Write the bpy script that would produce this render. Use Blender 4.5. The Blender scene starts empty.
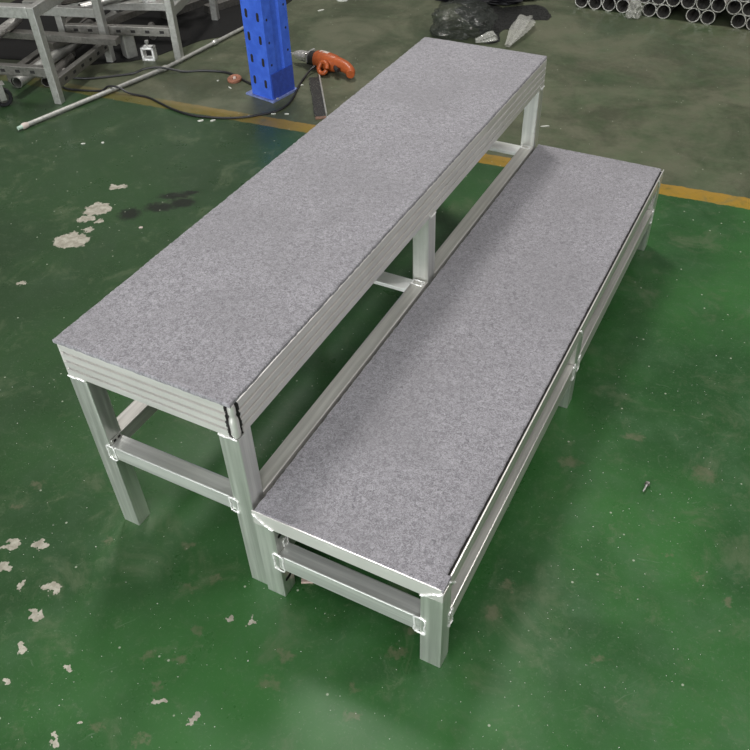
import bpy, bmesh, math, random
from mathutils import Vector, Matrix
random.seed(7)
C = bpy.context.scene.collection
PI = math.pi

# ------------------------------------------------------------------ helpers
def link(o):
    C.objects.link(o); return o

def obj(name, bm, mat, parent=None, smooth=False, kind=None, label=None):
    bmesh.ops.recalc_face_normals(bm, faces=bm.faces[:])
    me = bpy.data.meshes.new(name); bm.to_mesh(me); bm.free()
    if smooth:
        for p in me.polygons: p.use_smooth = True
        try: me.set_sharp_from_angle(angle=math.radians(38))
        except Exception: pass
    me.materials.append(mat)
    o = bpy.data.objects.new(name, me); link(o)
    if parent: o.parent = parent
    if kind: o['kind'] = kind
    if label: o['label'] = label
    return o

def tag(o, label, cat, group=None):
    o['label'] = label; o['category'] = cat
    if group: o['group'] = group
    return o

def thing(name, label, cat, loc=(0, 0, 0), rz=0, group=None):
    o = bpy.data.objects.new(name, None); link(o)
    o.empty_display_size = .05
    o.location = loc; o.rotation_euler = (0, 0, rz)
    return tag(o, label, cat, group)

def dup(root, loc, rot, label=None):
    r = root.copy(); C.objects.link(r); r.location = loc; r.rotation_euler = rot
    if label: r['label'] = label
    for ch in list(root.children):
        c = ch.copy(); C.objects.link(c); c.parent = r
        for g in ch.children:
            d = g.copy(); C.objects.link(d); d.parent = c
    return r

def box(bm, x0, x1, y0, y1, z0, z1, bevel=0.0, M=None):
    t = bmesh.new()
    bmesh.ops.create_cube(t, size=1)
    for v in t.verts:
        v.co = Vector(((x0+x1)/2+v.co.x*(x1-x0), (y0+y1)/2+v.co.y*(y1-y0), (z0+z1)/2+v.co.z*(z1-z0)))
    if bevel: bmesh.ops.bevel(t, geom=t.edges[:], offset=bevel, segments=2, affect='EDGES', profile=.5)
    if M: bmesh.ops.transform(t, matrix=M, verts=t.verts[:])
    merge(bm, t)

def merge(bm, t):
    me = bpy.data.meshes.new('tmp'); t.to_mesh(me); t.free(); bm.from_mesh(me); bpy.data.meshes.remove(me)

def catmull(pts, n=8, closed=False):
    P = [Vector(p) for p in pts]; out = []
    m = len(P)
    for i in range(m if closed else m-1):
        if closed: a, b, c, d = P[(i-1) % m], P[i], P[(i+1) % m], P[(i+2) % m]
        else: a, b, c, d = P[max(i-1, 0)], P[i], P[i+1], P[min(i+2, m-1)]
        for k in range(n):
            t = k/n
            out.append(.5*((2*b)+(c-a)*t+(2*a-5*b+4*c-d)*t*t+(3*b-a-3*c+d)*t**3))
    if not closed: out.append(P[-1])
    return out

def sweep(bm, path, r, seg=10, closed=False, caps=True):
    """tube of radius r (number or list) along a list of points"""
    P = [Vector(p) for p in path]; n = len(P)
    rings = []; up = None
    for i in range(n):
        if closed: d = (P[(i+1) % n]-P[(i-1) % n]).normalized()
        else: d = (P[min(i+1, n-1)]-P[max(i-1, 0)]).normalized()
        if up is None:
            up = Vector((0, 0, 1)) if abs(d.z) < .9 else Vector((1, 0, 0))
        a = d.cross(up)
        if a.length < 1e-6: a = d.orthogonal()
        a.normalize(); b = a.cross(d).normalized(); up = b
        rr = r[i] if isinstance(r, (list, tuple)) else r
        rings.append([bm.verts.new(P[i]+a*math.cos(2*PI*k/seg)*rr+b*math.sin(2*PI*k/seg)*rr) for k in range(seg)])
    for i in range(n if closed else n-1):
        A, B = rings[i], rings[(i+1) % n]
        for k in range(seg):
            bm.faces.new((A[k], A[(k+1) % seg], B[(k+1) % seg], B[k]))
    if caps and not closed:
        bm.faces.new(rings[0][::-1]); bm.faces.new(rings[-1])

def lathe(bm, prof, M, seg=28):
    """prof: list of (r, h) about local z; closed at r=0"""
    rings = []
    for r, h in prof:
        if r < 1e-6: rings.append([bm.verts.new(M @ Vector((0, 0, h)))])
        else: rings.append([bm.verts.new(M @ Vector((r*math.cos(2*PI*k/seg), r*math.sin(2*PI*k/seg), h))) for k in range(seg)])
    for A, B in zip(rings, rings[1:]):
        for k in range(seg):
            q = (k+1) % seg
            if len(A) == 1 and len(B) == 1: continue
            if len(A) == 1: bm.faces.new((A[0], B[q], B[k]))
            elif len(B) == 1: bm.faces.new((A[k], A[q], B[0]))
            else: bm.faces.new((A[k], A[q], B[q], B[k]))

def prism(bm, outline, axis_vec, M=None):
    """extrude a closed 3D outline along axis_vec"""
    a = [bm.verts.new(Vector(p)) for p in outline]
    b = [bm.verts.new(Vector(p)+Vector(axis_vec)) for p in outline]
    n = len(a)
    bm.faces.new(a[::-1]); bm.faces.new(b)
    for i in range(n): bm.faces.new((a[i], a[(i+1) % n], b[(i+1) % n], b[i]))
    if M: bmesh.ops.transform(bm, matrix=M, verts=a+b)

def dirmat(p, d, up=(0, 0, 1)):
    """matrix whose local z axis points along d at origin p"""
    d = Vector(d).normalized(); q = d.to_track_quat('Z', 'Y')
    return Matrix.Translation(Vector(p)) @ q.to_matrix().to_4x4()

# ---------------------------------------------------------------- materials
class NT:
    def __init__(s, name):
        s.m = bpy.data.materials.new(name); s.m.use_nodes = True
        s.t = s.m.node_tree; s.N = s.t.nodes; s.b = s.N['Principled BSDF']
        s.co = s.N.new('ShaderNodeTexCoord').outputs['Object']
    def set(s, k, v):
        i = s.b.inputs[k]
        if hasattr(v, 'is_output') or isinstance(v, bpy.types.NodeSocket): s.t.links.new(v, i)
        else: i.default_value = v
    def put(s, inp, v):
        if isinstance(v, bpy.types.NodeSocket): s.t.links.new(v, inp)
        elif v is not None: inp.default_value = v
    def math(s, op, a, b=None, c=None, clamp=False):
        n = s.N.new('ShaderNodeMath'); n.operation = op; n.use_clamp = clamp
        for i, v in enumerate((a, b, c)):
            if v is not None: s.put(n.inputs[i], v)
        return n.outputs[0]
    def vm(s, op, a, b=None, c=None, out=0):
        n = s.N.new('ShaderNodeVectorMath'); n.operation = op
        for i, v in enumerate((a, b, c)):
            if v is not None: s.put(n.inputs[i], v)
        return n.outputs[out]
    def noise(s, scale, detail=3, rough=.55, vec=None, dist=0, out=0):
        n = s.N.new('ShaderNodeTexNoise'); n.inputs['Scale'].default_value = scale
        n.inputs['Detail'].default_value = detail; n.inputs['Roughness'].default_value = rough
        n.inputs['Distortion'].default_value = dist
        s.t.links.new(vec if vec is not None else s.co, n.inputs['Vector'])
        return n.outputs[out]
    def voro(s, scale, vec=None, feature='F1', out='Distance'):
        n = s.N.new('ShaderNodeTexVoronoi'); n.feature = feature
        n.inputs['Scale'].default_value = scale
        s.t.links.new(vec if vec is not None else s.co, n.inputs['Vector'])
        return n.outputs[out]
    def ramp(s, v, a, b, lo=0.0, hi=1.0, smooth=True):
        n = s.N.new('ShaderNodeMapRange'); n.interpolation_type = 'SMOOTHSTEP' if smooth else 'LINEAR'
        s.put(n.inputs['Value'], v)
        n.inputs['From Min'].default_value = a; n.inputs['From Max'].default_value = b
        n.inputs['To Min'].default_value = lo; n.inputs['To Max'].default_value = hi
        return n.outputs[0]
    def mix(s, f, a, b):
        n = s.N.new('ShaderNodeMix'); n.data_type = 'RGBA'
        s.put(n.inputs[0], f)
        s.put(n.inputs[6], a if isinstance(a, bpy.types.NodeSocket) else (*a, 1))
        s.put(n.inputs[7], b if isinstance(b, bpy.types.NodeSocket) else (*b, 1))
        return n.outputs[2]
    def bump(s, h, strength, dist=.001):
        n = s.N.new('ShaderNodeBump'); n.inputs['Strength'].default_value = strength
        n.inputs['Distance'].default_value = dist
        s.t.links.new(h, n.inputs['Height']); s.t.links.new(n.outputs[0], s.b.inputs['Normal'])
    def stretch(s, v):
        return s.vm('MULTIPLY', s.co, v)

def metal(name, col, rough=.4, met=.85, brush=None, mott=.08, bump=.15):
    t = NT(name)
    vec = t.stretch(brush) if brush else t.co
    n = t.noise(90, 4, .6, vec)
    big = t.noise(9, 3, .5)
    lo = tuple(c*(1-mott*2.2) for c in col); hi = tuple(min(1, c*(1+mott)) for c in col)
    c = t.mix(t.ramp(n, .3, .7), lo, hi)
    c = t.mix(t.ramp(big, .35, .75, 0, .35), c, tuple(x*.78 for x in col))
    t.set('Base Color', c); t.set('Metallic', met)
    t.set('Roughness', t.ramp(n, .2, .8, rough*.8, rough*1.25))
    t.bump(n, bump, .0006)
    return t.m

def plain(name, col, rough=.5, met=0, var=.15, scale=60, spec=None, bump=.1):
    t = NT(name)
    n = t.noise(scale, 3)
    t.set('Base Color', t.mix(t.ramp(n, .3, .7), tuple(c*(1-var) for c in col), tuple(min(1, c*(1+var)) for c in col)))
    t.set('Roughness', rough); t.set('Metallic', met)
    if bump: t.bump(n, bump, .0008)
    return t.m

M_long = metal('brushed aluminium along length', (.72, .70, .66), .36, .6, (1, .03, 1))
M_cross = metal('brushed aluminium across', (.76, .77, .74), .36, .68, (.03, 1, 1))
M_leg = metal('brushed aluminium upright', (.80, .81, .77), .34, .8, (1, 1, .03))
M_edge = metal('extruded aluminium edge profile', (.78, .76, .735), .38, .55, (.05, .05, 1), .008, .03)
M_litplate = metal('lamplit aluminium flat bar', (.88, .89, .86), .45, .12, None, .02, .05)  # bright base colour stands in for lamp reflection on the flat bars
M_weld = metal('bright aluminium weld', (.95, .95, .93), .3, .35, None, .04, .6)
M_scrap = metal('dull scrap aluminium', (.56, .56, .53), .34, .7, None, .06)
M_scrapd = metal('dark scrap aluminium', (.27, .26, .24), .36, .8, None, .1)  # darker tone of the scrap aluminium, for low rails and most bars
M_pipe = metal('pipe aluminium', (.70, .68, .65), .3, .85, (1, .03, 1), .1)
M_black = plain('black rubber', (.012, .012, .014), .45)
M_dark = plain('dark recess', (.015, .014, .013), .8, bump=0)
M_steel = metal('blackened steel', (.03, .03, .028), .45, .5, None, .4, .6)
def flecked():
    t = NT('blackened steel with scale')
    n = t.noise(170, 4, .75)
    t.set('Base Color', t.mix(t.ramp(n, .56, .66), (.012, .012, .011), (.20, .19, .16)))
    t.set('Roughness', .55); t.bump(n, .6, .002)
    return t.m
M_steel = flecked()
M_rust = plain('rusty steel', (.16, .09, .06), .7, var=.4)
M_orange = plain('orange tool plastic', (.36, .080, .020), .36, var=.1, bump=.03)
M_chuck = metal('chrome chuck', (.78, .77, .75), .22, .7, None, .1)
M_dplas = plain('black tool plastic', (.02, .02, .02), .4)
M_pole = plain('grey galvanised pole', (.36, .36, .33), .42, .3, .15)
M_tip = plain('pale green plastic tip', (.42, .55, .46), .5)
M_coll = plain('pinkish grey collar', (.55, .47, .42), .5)
M_chip = plain('white chip', (.58, .59, .53), .5)
M_disc = plain('copper brown abrasive', (.27, .11, .065), .75, var=.35, scale=300, bump=.6)
M_rag = plain('dusty pink scrap', (.55, .42, .36), .8)

def carpet_mat():
    t = NT('heather grey needle felt carpet')
    v = t.stretch((1, 1, .2))
    fine = t.noise(420, 4, .75, v)
    mid = t.noise(120, 4, .7, v, 1.2)
    big = t.noise(6, 3, .5)
    f = t.math('ADD', t.math('MULTIPLY', fine, .5), t.math('MULTIPLY', mid, .5))
    c = t.mix(t.ramp(f, .36, .64), (.128, .123, .136), (.38, .370, .395))
    c = t.mix(t.ramp(t.noise(4.5, 4, .6), .38, .66, 0, .38), c, (.185, .180, .190))
    fib = t.noise(700, 2, .5, t.stretch((1, .25, .2)), 2.5)
    c = t.mix(t.ramp(fib, .62, .75, 0, .40), c, (.52, .50, .52))
    t.set('Base Color', c); t.set('Roughness', .95)
    t.set('Specular IOR Level', .15)
    t.set('Sheen Weight', .25); t.set('Sheen Roughness', .5)
    t.bump(f, .8, .0025)
    return t.m
M_carpet = carpet_mat()

def blue_mat():
    t = NT('blue powder coated steel')
    n = t.noise(25, 4, .6)
    c = t.mix(t.ramp(n, .35, .7), (.042, .12, .62), (.06, .16, .74))
    t.set('Base Color', c); t.set('Roughness', .42); t.bump(n, .1, .001)
    return t.m
M_blue = blue_mat()
M_bluedark = plain('darker blue steel bracket', (.03, .065, .34), .5)
M_bluepale = plain('worn pale blue base steel', (.20, .25, .50), .5, .2, .3, 40)

WHITE = [(-1.374, 1.012, 0.043, 0.0419), (-1.318, 0.823, 0.0578, 0.0441), (-1.367, 0.944, 0.0283, 0.0202), (-1.313, 0.954, 0.0141, 0.0133), (-1.316, 0.898, 0.0173, 0.013), (-1.412, 1.162, 0.0332, 0.0149), (-1.289, 0.571, 0.016, 0.0112), (-0.568, -0.164, 0.0201, 0.014), (-0.51, -0.14, 0.0179, 0.0127), (-0.539, -0.217, 0.0153, 0.0134), (-0.476, -0.233, 0.0087, 0.009), (-0.41, -0.208, 0.0212, 0.0153), (-0.394, -0.274, 0.0123, 0.0108), (-0.363, -0.338, 0.008, 0.0091), (-0.049, -0.305, 0.0095, 0.0088), (-0.027, -0.103, 0.0121, 0.0068), (0.031, -0.301, 0.0074, 0.0076), (-0.156, -0.402, 0.0075, 0.0038), (-0.172, -0.449, 0.0074, 0.0112), (-0.337, -0.404, 0.0078, 0.0065), (-0.25, -0.331, 0.008, 0.0065), (0.016, -0.087, 0.0102, 0.0067)]
BROWN = [(-0.383, -0.064, 0.0112, 0.0111), (-0.636, -0.084, 0.0144, 0.0123), (-0.643, -0.014, 0.0193, 0.013), (-0.144, -0.079, 0.0212, 0.0123), (-0.07, -0.153, 0.0141, 0.0135), (-0.127, -0.237, 0.0156, 0.013), (-0.064, -0.217, 0.0156, 0.0105), (-0.068, -0.282, 0.0136, 0.0102), (-0.121, -0.393, 0.0148, 0.0117), (-0.031, -0.374, 0.0161, 0.0094), (0.114, -0.118, 0.0156, 0.019), (0.119, -0.18, 0.0266, 0.0159), (0.265, -0.117, 0.0114, 0.0175), (0.29, -0.167, 0.0183, 0.0113), (0.307, -0.017, 0.0236, 0.0125), (0.316, 0.038, 0.0117, 0.0087), (0.441, 0.147, 0.0201, 0.0208), (0.568, 0.746, 0.0335, 0.017), (0.456, 0.602, 0.0326, 0.0189), (0.741, 0.703, 0.0274, 0.0311), (0.442, 0.225, 0.0125, 0.0192), (0.787, 0.413, 0.0161, 0.01), (0.855, 0.378, 0.0136, 0.012), (0.719, 0.443, 0.0085, 0.0079), (-0.11, -0.04, 0.017, 0.0124), (0.661, 0.144, 0.0228, 0.0104), (-0.218, 0.005, 0.0201, 0.0136)]
SCUFF = [(-1.18, 1.197, 0.0507, 0.0213), (-1.127, 1.169, 0.043, 0.0278), (-1.181, 1.115, 0.0501, 0.0275), (-1.248, 1.034, 0.0353, 0.0337), (-1.143, 1.237, 0.029, 0.0143)]

def floor_mat():
    t = NT('green epoxy painted concrete')
    CA, SA = .872, .489
    # plan coordinates turned to run with the worn marks
    sep = t.N.new('ShaderNodeSeparateXYZ'); t.t.links.new(t.co, sep.inputs[0])
    x, y = sep.outputs[0], sep.outputs[1]
    u = t.math('ADD', t.math('MULTIPLY', x, CA), t.math('MULTIPLY', y, SA))
    v = t.math('SUBTRACT', t.math('MULTIPLY', y, CA), t.math('MULTIPLY', x, SA))
    cmb = t.N.new('ShaderNodeCombineXYZ'); t.put(cmb.inputs[0], u); t.put(cmb.inputs[1], v)
    P = cmb.outputs[0]
    def warped(scale, amt):
        w = t.noise(scale, 3, .6, P, out=1)
        w = t.vm('SUBTRACT', w, (.5, .5, .5)); w = t.vm('MULTIPLY', w, (amt, amt, 0))
        return t.vm('ADD', P, w)
    Pw, Pb = warped(42, .058), warped(60, .05)
    def field(lst, vec):
        cur = None
        for cx, cy, rx, ry in lst:
            cu, cv = cx*CA+cy*SA, cy*CA-cx*SA
            d = t.vm('MULTIPLY_ADD', vec, (1/rx, 1/ry, 0), (-cu/rx, -cv/ry, 0))
            d = t.vm('LENGTH', d, out=1)
            cur = d if cur is None else t.math('MINIMUM', cur, d)
        return cur
    fw, fb, fs = field(WHITE, Pw), field(BROWN, Pb), field(SCUFF, Pb)
    # paint
    n1 = t.noise(1.6, 4, .6); n2 = t.noise(7, 5, .65); n3 = t.noise(45, 4, .7)
    col = t.mix(t.ramp(n1, .35, .65), (.019, .068, .019), (.034, .122, .030))
    col = t.mix(t.ramp(n2, .45, .75, 0, .5), col, (.045, .115, .045))
    col = t.mix(t.ramp(n3, .5, .8, 0, .35), col, (.075, .125, .065))
    # darker and greyer towards the left
    left = t.ramp(x, .25, -1.2)
    col = t.mix(t.math('MULTIPLY', left, .72), col, (.026, .044, .022))
    # dirty gangway beyond the yellow line
    line = t.math('SUBTRACT', y, t.math('MULTIPLY_ADD', x, .0744, 1.922))
    linew = t.math('ADD', line, t.math('MULTIPLY', t.math('SUBTRACT', t.noise(30, 4), .5), .02))
    far = t.ramp(linew, -.01, .03)
    dirt = t.ramp(t.math('ADD', t.math('MULTIPLY', n1, .6), t.math('MULTIPLY', n2, .5)), .30, .66, .45, 1)
    col = t.mix(t.math('MULTIPLY', far, dirt), col, t.mix(t.ramp(t.math('ADD', t.math('MULTIPLY', t.noise(2.6, 5, .62, P, .8), .8), t.math('MULTIPLY', n3, .2)), .38, .62), (.058, .066, .038), (.122, .126, .082)))
    # yellow marking, rubbed thin towards the left
    band = t.math('SUBTRACT', 1.0, t.ramp(t.math('ABSOLUTE', linew), .034, .040))
    wear = t.ramp(t.noise(14, 5, .7), .25, .5, .45, 1)
    wear = t.math('MULTIPLY', wear, t.ramp(x, -2.5, .3, .15, 1))
    wear = t.math('MULTIPLY', wear, t.ramp(n3, .2, .5, .75, 1))
    col = t.mix(t.math('MULTIPLY', t.math('MULTIPLY', band, wear), .9), col, (.36, .21, .025))
    # smeared dust, scuffs and patches of bare concrete
    sm = t.noise(11, 6, .75, t.vm('MULTIPLY', P, (1, .45, 1)), 1.5)
    col = t.mix(t.ramp(sm, .6, .8, 0, .30), col, (.17, .20, .14))
    sc = t.noise(60, 5, .7, t.vm('MULTIPLY', warped(3, .3), (.18, 1.6, 1)))
    col = t.mix(t.ramp(sc, .62, .76, 0, .38), col, (.20, .25, .18))
    gr = t.noise(150, 3, .7)
    col = t.mix(t.ramp(gr, .56, .78, 0, .40), col, (.16, .21, .14))
    blot = t.noise(5.5, 6, .72, P, .6)
    col = t.mix(t.ramp(blot, .52, .70, 0, .50), col, (.105, .135, .075))
    blo2 = t.noise(17, 6, .75, Pw, 1.0)
    col = t.mix(t.ramp(blo2, .55, .75, 0, .45), col, (.115, .15, .085))
    col = t.mix(t.ramp(t.noise(9, 5, .7, Pb), .36, .22, 0, .5), col, (.012, .040, .014))
    col = t.mix(t.math('MULTIPLY', t.math('SUBTRACT', 1.0, t.ramp(fs, .6, 1.5)), .9), col, (.012, .014, .011))
    bmask = t.math('MULTIPLY', t.math('SUBTRACT', 1.0, t.ramp(fb, .35, 1.15)), t.ramp(n3, .3, .6, .3, 1))
    col = t.mix(t.math('MULTIPLY', bmask, .5), col, (.15, .135, .088))
    wmask = t.math('SUBTRACT', 1.0, t.ramp(fw, .98, 1.12))
    col = t.mix(wmask, col, t.mix(t.ramp(n3, .35, .7), (.27, .25, .20), (.44, .42, .35)))
    # small pale paint pits
    vor = t.voro(48)
    vc = t.voro(48, out='Color')
    pick = t.math('GREATER_THAN', t.vm('DOT_PRODUCT', vc, (.58, .58, .0), out=1), .93)
    pit = t.math('MULTIPLY', t.math('SUBTRACT', 1.0, t.ramp(vor, .08, .16)), pick)
    col = t.mix(t.math('MULTIPLY', pit, .7), col, (.40, .44, .34))
    t.set('Base Color', col)
    r = t.ramp(n2, .3, .7, .26, .40)
    r = t.math('ADD', r, t.math('MULTIPLY', far, .16))
    r = t.math('ADD', r, t.math('MULTIPLY', wmask, .35))
    t.set('Roughness', r); t.set('Specular IOR Level', .32)
    hb = t.math('ADD', t.math('MULTIPLY', n2, .8), t.math('MULTIPLY', n3, .3))
    hb = t.math('SUBTRACT', hb, t.math('MULTIPLY', wmask, .6))
    t.bump(hb, .10, .002)
    return t.m
M_floor = floor_mat()

def film_mat(name, col, alpha, rough=.18):
    t = NT(name)
    n = t.noise(40, 4, .6, dist=1.5)
    t.set('Base Color', (*col, 1)); t.set('Roughness', rough)
    t.set('Alpha', t.ramp(n, .3, .7, alpha*.75, min(1, alpha*1.25)))
    t.set('Specular IOR Level', .8)
    t.bump(n, .6, .006)
    return t.m
M_film = film_mat('smoky plastic film', (.03, .036, .03), .42)
M_dpatch = film_mat('dark translucent patch', (.008, .009, .008), .75, .4)
M_shade = plain('black shade colour', (.010, .010, .010), .62, bump=.3)  # near-black stand-in for shade around the frames and pile
M_shade.node_tree.nodes['Principled BSDF'].inputs['Specular IOR Level'].default_value = .2
M_clear = film_mat('clear plastic film', (.60, .60, .55), .36, .15)

# ------------------------------------------------------------------ floor
bm = bmesh.new()
box(bm, -9, 9, -6, 12, -.05, 0)
fl = obj('floor', bm, M_floor, kind='structure')

# ---------------------------------------------------------- riser benches
def weld_path(pts, plane_jit, r=.0022, closed=True):
    """knobbly weld bead along pts"""
    P = catmull(pts, 6, closed)
    P = [p+Vector([random.uniform(-1, 1)*j for j in plane_jit]) for p in P]
    rr = [r*random.uniform(.75, 1.25) for _ in P]
    b = bmesh.new(); sweep(b, P, rr, 6, closed)
    return b

def rect_loop_y(xc, zc, w, h, y):        # loop in a plane of constant y
    return [(xc-w/2, y, zc-h/2*.8), (xc-w/2*.9, y, zc), (xc-w/2, y, zc+h/2*.9), (xc, y, zc+h/2), (xc+w/2, y, zc+h/2*.8), (xc+w/2*.9, y, zc), (xc+w/2, y, zc-h/2*.9), (xc, y, zc-h/2)]
def rect_loop_x(x, yc, zc, w, h):
    return [(x, a, b) for a, _, b in rect_loop_y(yc, zc, w, h, 0)]
def rect_loop_z(xc, yc, z, w, h):
    return [(a, b, z) for a, _, b in rect_loop_y(xc, yc, w, h, 0)]

def carpet_board(x0, x1, y0, y1, z0, z1, corner=None):
    """felt covered board with slightly fuzzy wandering edges"""
    b = bmesh.new()
    ring = []
    st = .008
    def edge(ax, ay, bx, by):
        n = int(max(abs(bx-ax), abs(by-ay))/st)
        return [(ax+(bx-ax)*i/n, ay+(by-ay)*i/n) for i in range(n)]
    for px, py in edge(x0, y0, x1, y0)+edge(x1, y0, x1, y1)+edge(x1, y1, x0, y1)+edge(x0, y1, x0, y0):
        ring.append((px+random.uniform(-1, 1)*.0009, py+random.uniform(-1, 1)*.0009))
    cx, cy = (x0+x1)/2, (y0+y1)/2
    def lay(z, inset):
        return [b.verts.new((px+(inset if px < cx else -inset)*(abs(px-cx) > (x1-x0)/2-.004), py+(inset if py < cy else -inset)*(abs(py-cy) > (y1-y0)/2-.004), z)) for px, py in ring]
    A, B, D = lay(z0, 0), lay(z1-.0015, 0), lay(z1, .002)
    n = len(ring)
    for U, V in ((A, B), (B, D)):
        for i in range(n): b.faces.new((U[i], U[(i+1) % n], V[(i+1) % n], V[i]))
    b.faces.new(D); b.faces.new(A[::-1])
    return b

def tube_box(b, x0, x1, y0, y1, z0, z1): box(b, x0, x1, y0, y1, z0, z1, .0022)

def slot(parent, x, y, z, ly=.016, lz=.0065, horizontal=True):
    b = bmesh.new()
    pts = []
    for k in range(16):
        a = 2*PI*k/16
        pts.append((x-.0004, y+math.cos(a)*lz/2+(ly/2-lz/2)*(1 if math.cos(a) > 0 else -1), z+math.sin(a)*lz/2))
    prism(b, pts, (.0012, 0, 0))
    return obj('slot', b, M_dark, parent, label='dark slotted hole in the leg')

# --- the tall one ------------------------------------------------------
W1, H1, T1, L1 = .3907, .5322, .0881, 1.6
LW, LD = .0436, .0390
Zr = .2642
tall = thing('stage_riser', 'taller grey-carpeted aluminium stage riser bench with ribbed edge, standing behind the low step', 'stage riser', (0, 0, 0))
obj('carpet_top', carpet_board(-W1-.003, -.001, -.002, L1+.001, H1-.008, H1), M_carpet, tall)
# grooved edge profile, one extrusion per side, mitred, stopped short of the corners
zt, zb = H1-.008, H1-T1
hgt = zt-zb
prof = []
for f, dpt in ((0, 0), (.02, .0016), (.24, .0016), (.245, -.0085), (.285, -.0085), (.30, .0030), (.48, .0024), (.485, -.0085), (.525, -.0085), (.54, .0034), (.71, .0028), (.715, -.0085), (.755, -.0085), (.77, .0036), (.965, .0030), (1, -.001)):
    prof.append((dpt-.002, zt-f*hgt))
def edge_bar(ax, ay, bx, by, nx, ny):
    b = bmesh.new()
    out = [(ax+nx*d, ay+ny*d, z) for d, z in prof]+[(ax-nx*.02, ay-ny*.02, zb+.001), (ax-nx*.02, ay-ny*.02, zt)]
    prism(b, out, (bx-ax, by-ay, 0))
    return b
gq = .017                                          # wider gap at the near corner that shows its pin
gp = .006
obj('edge_profile', edge_bar(-W1+gp, 0, -gq, 0, 0, -1), M_edge, tall)
obj('edge_profile', edge_bar(-gp, L1, -W1+gp, L1, 0, 1), M_edge, tall)
obj('edge_profile', edge_bar(0, gq, 0, L1-gp, 1, 0), M_edge, tall)
obj('edge_profile', edge_bar(-W1, L1-gp, -W1, gp, -1, 0), M_edge, tall)
for cx, cy, hh in ((-W1+.0075, .0075, .0045), (-.0105, .0105, .0078), (-.0075, L1-.0075, .0045), (-W1+.0075, L1-.0075, .0045)):
    b = bmesh.new(); box(b, cx-hh, cx+hh, cy-hh, cy+hh, zb+.002, zt-.001)
    obj('corner_core', b, M_dark, tall, label='dark hollow corner joint of the deck')
b = bmesh.new(); box(b, -W1+.018, -.018, .018, L1-.018, zb+.012, zt-.0005)
obj('deck_panel', b, M_scrap, tall)
for cx, cy, n in ((-.0055, .0055, 1), (-W1+.003, .003, 0), (-.003, L1-.003, 0), (-W1+.003, L1-.003, 0)):
    b = bmesh.new()
    if n:
        M = Matrix.Translation((cx, cy, 0))
        lathe(b, [(0, zt+.001), (.0060, zt-.001), (.0072, zt-.008), (.0070, zt-.020), (.0058, zt-.024), (.0056, zt-.027), (.0080, zt-.033), (.0088, zt-.042), (.0084, zt-.058), (.0090, zt-.068), (.0066, zt-.076), (0, zt-.079)], M, 16)
    else:
        lathe(b, [(0, zt), (.0035, zt-.002), (.0035, zb+.002), (0, zb)], Matrix.Translation((cx, cy, 0)), 10)
    obj('corner_pin', b, M_edge, tall, True)
for k in range(2):                                # ragged dark gap beside the near corner pin
    pts = []; rr = []
    for i in range(16):
        z = zt-.003-i*.0048
        o = random.uniform(-.0012, .0012)
        pts.append((-.0165+o, .0012, z) if k == 0 else (-.0012, .0165+o, z)); rr.append(random.choice((.0006, .0016, .0030, .0022)))
    b = bmesh.new(); sweep(b, pts, rr, 8)
    obj('gap_filler', b, M_dark, tall, True, label='ragged dark gap filler at the corner')

def leg_mesh(x, y, z1, lw=LW, ld=LD):
    b = bmesh.new(); w = .0025
    # hollow square tube, open at the foot
    for z0, za in ((0, z1),):
        o = [(x, y), (x+lw, y), (x+lw, y+ld), (x, y+ld)]
        i = [(x+w, y+w), (x+lw-w, y+w), (x+lw-w, y+ld-w), (x+w, y+ld-w)]
        vo = [[b.verts.new((*p, z)) for p in o] for z in (z0, za)]
        vi = [[b.verts.new((*p, z)) for p in i] for z in (z0, za)]
        for k in range(4):
            q = (k+1) % 4
            b.faces.new((vo[0][k], vo[0][q], vo[1][q], vo[1][k]))
            b.faces.new((vi[0][q], vi[0][k], vi[1][k], vi[1][q]))
            b.faces.new((vo[0][q], vo[0][k], vi[0][k], vi[0][q]))
            b.faces.new((vo[1][k], vo[1][q], vi[1][q], vi[1][k]))
        b.normal_update()
        es = [e for e in b.edges if all(v in vo[0]+vo[1] for v in e.verts) and abs(e.verts[0].co.z-e.verts[1].co.z) > .01]
        bmesh.ops.bevel(b, geom=es, offset=.0022, segments=2, affect='EDGES', profile=.5)
    return b
YM, YF = .7832, 1.6109-LD-.011
legs1 = []
for lx in (-W1, -LW):
    for ly in (0, YM, L1-LD):
        legs1.append(obj('leg', leg_mesh(lx, ly, zb+.001), M_leg, tall))
for lx in (-W1, -.0368):                           # long side rails between legs
    for ya, yb in ((LD+.0004, YM-.0004), (YM+LD+.0004, L1-LD-.0004)):
        b = bmesh.new(); tube_box(b, lx, lx+.0368, ya, yb, Zr-.036, Zr)
        obj('side_rail', b, M_long, tall)
for ya, yb in ((.001, .038), (.731, .777), (1.505, 1.556)):
    b = bmesh.new()
    x0, x1 = (-W1+LW, -LW) if ya < .1 else (-W1+.037, -.037)
    tube_box(b, x0, x1, ya, yb, Zr-(.0385 if ya < .1 else .012), Zr-.0010)
    obj('cross_rail', b, M_cross if ya < .1 else M_litplate, tall)
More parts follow.
